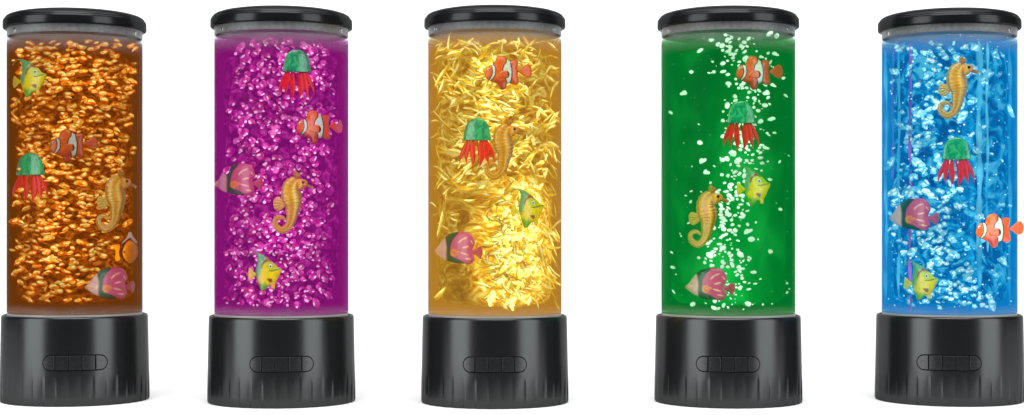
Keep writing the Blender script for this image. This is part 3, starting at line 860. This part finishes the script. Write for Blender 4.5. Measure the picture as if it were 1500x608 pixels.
DEPTH = dict(clown=.8, jelly=.28, horse=.62, angel=.75, pink=.8)
def hug(root, L, rho, y_ref, x_flat=None):
    """bend a toy round the inside of its tube so that it lies against the wall"""
    Mi = L['M'].inverted()
    bpy.context.view_layer.update()
    for o in root.children_recursive:
        if o.type != 'MESH': continue
        me = o.data.copy(); W = Mi @ o.matrix_world; Wi = W.inverted()
        n = len(me.vertices); co = np.empty(n * 3); me.vertices.foreach_get("co", co); co = co.reshape(-1, 3)
        A = np.array(W); P = co @ A[:3, :3].T + A[:3, 3]
        R = rho * S; X = P[:, 0]; t = P[:, 1] - y_ref
        if x_flat is None:
            Xc = np.clip(X, -R * .985, R * .985); base = -np.sqrt(R * R - Xc ** 2)
        else:
            xf = x_flat * S; Xc = np.clip(X, -xf, xf); base = -np.sqrt(R * R - Xc ** 2)
            base = base + (np.abs(X) - np.abs(Xc)) * xf / math.sqrt(R * R - xf * xf)
        P[:, 1] = base + t
        B = np.array(Wi); co = P @ B[:3, :3].T + B[:3, 3]
        me.vertices.foreach_set("co", co.ravel()); me.update(); o.data = me

def place(kind, i, px, py, label, rho=91.5, sc=1.0, tilt=0.0, x_flat=None):
    src = protos[kind]
    if kind == 'jelly': rho = 92.5
    o = copy_tree(src)
    p = hit(i, px, py, rho if abs(px - AXPX[i]) < rho - 8 else 200); L = LAMP[i]
    k = (p.y + D) / D * sc
    o.matrix_world = Matrix.Translation(p) @ Matrix.Rotation(L['th'], 4, 'Z') @ Matrix.Rotation(tilt, 4, 'Y') @ Matrix.Diagonal((k, k * DEPTH[kind], k, 1))
    hug(o, L, rho, (L['M'].inverted() @ p).y, x_flat)
    tag(o, label, CAT[kind][0], CAT[kind][1])
    return o

# ------------------------------------------------------------------ the five lamps
# orange
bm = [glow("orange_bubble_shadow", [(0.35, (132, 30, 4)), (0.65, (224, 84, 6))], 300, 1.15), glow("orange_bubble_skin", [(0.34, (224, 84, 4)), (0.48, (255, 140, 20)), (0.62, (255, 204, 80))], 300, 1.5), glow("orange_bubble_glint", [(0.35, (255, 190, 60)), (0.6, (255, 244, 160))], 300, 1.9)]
core = core_mat("orange_light_column", [(0.34, (70, 24, 4)), (0.47, (132, 54, 8)), (0.56, (204, 92, 12)), (0.68, (250, 150, 40))], .06, (1, 1, 1.7), [(0, .6), (.1, .9), (.5, 1), (1, .9)], distort=1.5)
r = make_lamp(0, "orange", "bubble lamp glowing orange and brown, farthest left of the row", water_mat("orange_water", (112, 56, 10), 95, (.1, .02, 0)), core, bm)
scatter(0, 'orange', r, bm)
# purple
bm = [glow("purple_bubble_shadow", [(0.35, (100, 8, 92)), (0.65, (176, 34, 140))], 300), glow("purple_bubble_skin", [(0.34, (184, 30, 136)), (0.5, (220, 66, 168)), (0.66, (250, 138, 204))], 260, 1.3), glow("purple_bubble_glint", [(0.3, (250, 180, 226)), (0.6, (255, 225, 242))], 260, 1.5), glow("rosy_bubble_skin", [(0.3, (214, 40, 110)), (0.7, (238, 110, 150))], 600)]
core = core_mat("purple_light_column", [(0.36, (90, 6, 88)), (0.48, (136, 18, 116)), (0.58, (184, 44, 150)), (0.68, (226, 90, 184))], .05, (1, 1, 1.6), [(0, .8), (.2, 1), (.8, 1), (1, .9)], distort=1.0)
r = make_lamp(1, "purple", "bubble lamp glowing magenta purple, second of the row", water_mat("purple_water", (140, 20, 118), 105, (.4, 0, .4)), core, bm)
scatter(1, 'purple', r, bm)
# yellow
bm = [glow("ochre_bubble_shadow", [(0.35, (206, 146, 36)), (0.6, (246, 204, 76))], 200, soft=.35), glow("golden_bubble_skin", [(0.34, (222, 150, 24)), (0.5, (250, 206, 44)), (0.64, (255, 244, 110))], 180, 1.45, blotch=.45, soft=.5), glow("golden_bubble_glint", [(0.35, (255, 232, 100)), (0.62, (255, 255, 190))], 220, 1.9, blotch=.45, soft=.6), glow("white_gold_glow", [(0.35, (255, 236, 90)), (0.55, (255, 252, 170))], 240, 2.6, blotch=.3, soft=.5)]
core = core_mat("yellow_light_column", [(0.34, (130, 70, 14)), (0.45, (186, 124, 30)), (0.53, (222, 174, 52)), (0.6, (255, 232, 110)), (0.7, (255, 254, 200))], .028, (1, 1, 1.4), [(0, .55), (.2, .75), (.5, 1), (1, .9)], distort=2.2, detail=6, glow_spot=(34, 210, 90, 150, 7.0, .9))
r = make_lamp(2, "yellow", "bubble lamp glowing golden yellow, middle of the row", water_mat("yellow_water", (194, 134, 40), 95, (.4, .3, 0)), core, bm)
scatter(2, 'yellow', r, bm)
# green
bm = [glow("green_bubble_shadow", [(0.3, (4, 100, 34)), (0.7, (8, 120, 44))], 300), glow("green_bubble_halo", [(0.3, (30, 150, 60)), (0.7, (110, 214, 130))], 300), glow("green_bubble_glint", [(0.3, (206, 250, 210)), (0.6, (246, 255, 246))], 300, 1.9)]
core = core_mat("green_light_column", [(0.3, (0, 110, 38)), (0.5, (4, 132, 48)), (0.7, (24, 168, 70))], .014, (1, 1, .7), [(0, 1.6), (.15, 1.25), (.5, .95), (1, 1)], distort=.4, detail=2, glow_spot=(14, 260, 70, 260, 1.9, .95))
r = make_lamp(3, "green", "bubble lamp glowing deep green, fourth of the row", water_mat("green_water", (2, 120, 44), 105, (0, .5, .1)), core, bm)
scatter(3, 'green', r, bm, specks=(110, .5, 1.3, [1, 1, 1, 2]))
# blue
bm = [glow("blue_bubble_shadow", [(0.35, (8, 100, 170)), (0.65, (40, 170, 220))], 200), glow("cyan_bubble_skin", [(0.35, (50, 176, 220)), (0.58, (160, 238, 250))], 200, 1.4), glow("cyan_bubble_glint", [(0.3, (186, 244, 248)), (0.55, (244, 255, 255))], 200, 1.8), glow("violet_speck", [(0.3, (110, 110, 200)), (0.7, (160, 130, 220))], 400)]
core = core_mat("blue_light_column", [(0.36, (12, 50, 120)), (0.47, (8, 92, 168)), (0.54, (20, 164, 220)), (0.64, (110, 226, 248))], .035, (1, 1, 1.2), [(0, 1.1), (.2, 1), (.6, .95), (1, .9)], distort=1.2, detail=5, second=([(0.56, (0, 0, 0)), (0.72, (20, 120, 150))], .05, (1.4, 1.4, .03)))
r = make_lamp(4, "blue", "bubble lamp glowing bright blue, farthest right of the row", water_mat("blue_water", (6, 130, 206), 95, (0, .35, .45)), core, bm)
scatter(4, 'blue', r, bm, specks=(650, .4, 1.5, [1, 1, 2, 3]))
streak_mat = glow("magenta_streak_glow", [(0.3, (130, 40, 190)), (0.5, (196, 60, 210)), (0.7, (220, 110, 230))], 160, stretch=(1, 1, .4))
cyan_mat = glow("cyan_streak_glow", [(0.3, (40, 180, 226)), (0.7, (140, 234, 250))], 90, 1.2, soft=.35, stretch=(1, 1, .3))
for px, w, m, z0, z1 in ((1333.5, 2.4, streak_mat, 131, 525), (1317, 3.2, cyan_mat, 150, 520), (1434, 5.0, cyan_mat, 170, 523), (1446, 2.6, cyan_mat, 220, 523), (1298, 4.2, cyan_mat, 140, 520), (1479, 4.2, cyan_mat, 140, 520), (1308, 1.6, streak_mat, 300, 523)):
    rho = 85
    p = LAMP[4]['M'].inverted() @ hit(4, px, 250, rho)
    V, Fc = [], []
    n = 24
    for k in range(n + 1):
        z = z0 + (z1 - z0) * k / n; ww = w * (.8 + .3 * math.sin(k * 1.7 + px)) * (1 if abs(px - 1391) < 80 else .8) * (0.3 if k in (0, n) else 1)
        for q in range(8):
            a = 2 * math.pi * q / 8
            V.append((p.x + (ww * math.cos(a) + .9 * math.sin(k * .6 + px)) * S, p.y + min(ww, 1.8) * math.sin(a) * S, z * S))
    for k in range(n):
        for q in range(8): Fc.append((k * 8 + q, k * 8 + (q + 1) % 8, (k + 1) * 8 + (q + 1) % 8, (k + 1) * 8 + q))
    mesh_obj("light_streak", V, Fc, m, r)  # vertical light reflections modelled as thin glowing rods

# ------------------------------------------------------------------ the toys
place('angel', 0, 43, 114, "yellow green angelfish near the top left of the orange lamp")
place('clown', 0, 108, 214, "orange clownfish half veiled among the orange lamp's bubbles", rho=87)
place('jelly', 0, 44, 261, "green capped red octopus at the left side of the orange lamp")
place('horse', 0, 172, 294, "yellow seahorse at the right side of the orange lamp")
place('pink', 0, 162, 416, "pink and green fish near the bottom of the orange lamp")
place('jelly', 1, 435, 110, "green capped red octopus near the top of the purple lamp")
place('clown', 1, 469, 187, "red and white clownfish below the octopus in the purple lamp")
place('pink', 1, 349, 264, "faded pink fish at the left side of the purple lamp")
place('horse', 1, 430, 296, "yellow seahorse in the middle of the purple lamp")
place('angel', 1, 388, 398, "yellow green angelfish near the bottom of the purple lamp")
place('clown', 2, 745, 107, "orange clownfish near the top of the yellow lamp")
place('horse', 2, 740, 218, "yellow seahorse overlapping the octopus in the yellow lamp", rho=89)
place('jelly', 2, 699, 210, "green capped red octopus beside the seahorse in the yellow lamp", rho=92)
place('angel', 2, 773, 305, "yellow green angelfish at the right of the yellow lamp")
place('pink', 2, 671, 364, "pink and green fish at the lower left of the yellow lamp")
place('clown', 3, 1113, 107, "brownish orange clownfish near the top of the green lamp")
place('jelly', 3, 1086, 185, "green capped red octopus in the upper middle of the green lamp")
place('angel', 3, 1104, 273, "yellow angelfish among white bubbles in the green lamp")
place('horse', 3, 1038, 317, "yellow seahorse at the left middle of the green lamp")
place('pink', 3, 1040, 417, "dull pink fish near the bottom of the green lamp")
place('horse', 4, 1405, 128, "yellow seahorse near the top of the blue lamp")
place('jelly', 4, 1401, 238, "green capped red octopus in the middle of the blue lamp")
place('pink', 4, 1338, 315, "pink and green fish at the left side of the blue lamp")
place('clown', 4, 1465, 338, "clownfish whose orange tail sticks out past the blue lamp's tube", rho=107, x_flat=74)
place('angel', 4, 1349, 412, "yellow angelfish near the bottom of the blue lamp")

# glowing orange glass fish at the right side of the orange lamp
s, c = 5.07, (300, 200)
g = toy_root("glass_fish")
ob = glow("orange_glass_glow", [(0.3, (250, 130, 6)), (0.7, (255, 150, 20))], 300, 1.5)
mar = principled("maroon_rim", lin((80, 16, 20)), .3)
pal = principled("pale_rim", lin((230, 200, 180)), .3)
o1 = pillow("rim", [(320, 95), (285, 120), (250, 160), (242, 205), (262, 255), (300, 288), (335, 290), (372, 255), (392, 205), (385, 150), (352, 118)], 8, 14, [(80, 16, 20)], mar, g, s, c, n=40)
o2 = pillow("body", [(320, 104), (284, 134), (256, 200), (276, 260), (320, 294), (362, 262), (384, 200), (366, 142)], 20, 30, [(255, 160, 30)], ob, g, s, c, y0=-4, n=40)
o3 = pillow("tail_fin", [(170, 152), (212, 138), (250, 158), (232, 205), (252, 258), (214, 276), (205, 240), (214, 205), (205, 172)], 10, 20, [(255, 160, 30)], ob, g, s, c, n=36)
o4 = pillow("top_loop", [(308, 50), (330, 48), (338, 75), (362, 105), (388, 135), (370, 138), (335, 108), (322, 90), (300, 108), (262, 140), (256, 132), (300, 92)], 7, 8, [(230, 200, 180)], pal, g, s, c, n=50)
eye(g, 276, 200, 7, s, c, -22)
p = hit(0, 189, 369, 88); L = LAMP[0]
p = hit(0, 186.5, 369, 92)
g.matrix_world = Matrix.Translation(p) @ Matrix.Rotation(L['th'], 4, 'Z') @ Matrix.Scale(.98, 4)
hug(g, L, 92, (L['M'].inverted() @ p).y)
tag(g, "glowing orange fish with maroon rim above the pink fish in the orange lamp", "glass fish")
for k in protos.values():        # the moulds themselves are not in the picture
    for o in list(k.children_recursive) + [k]: bpy.data.objects.remove(o)
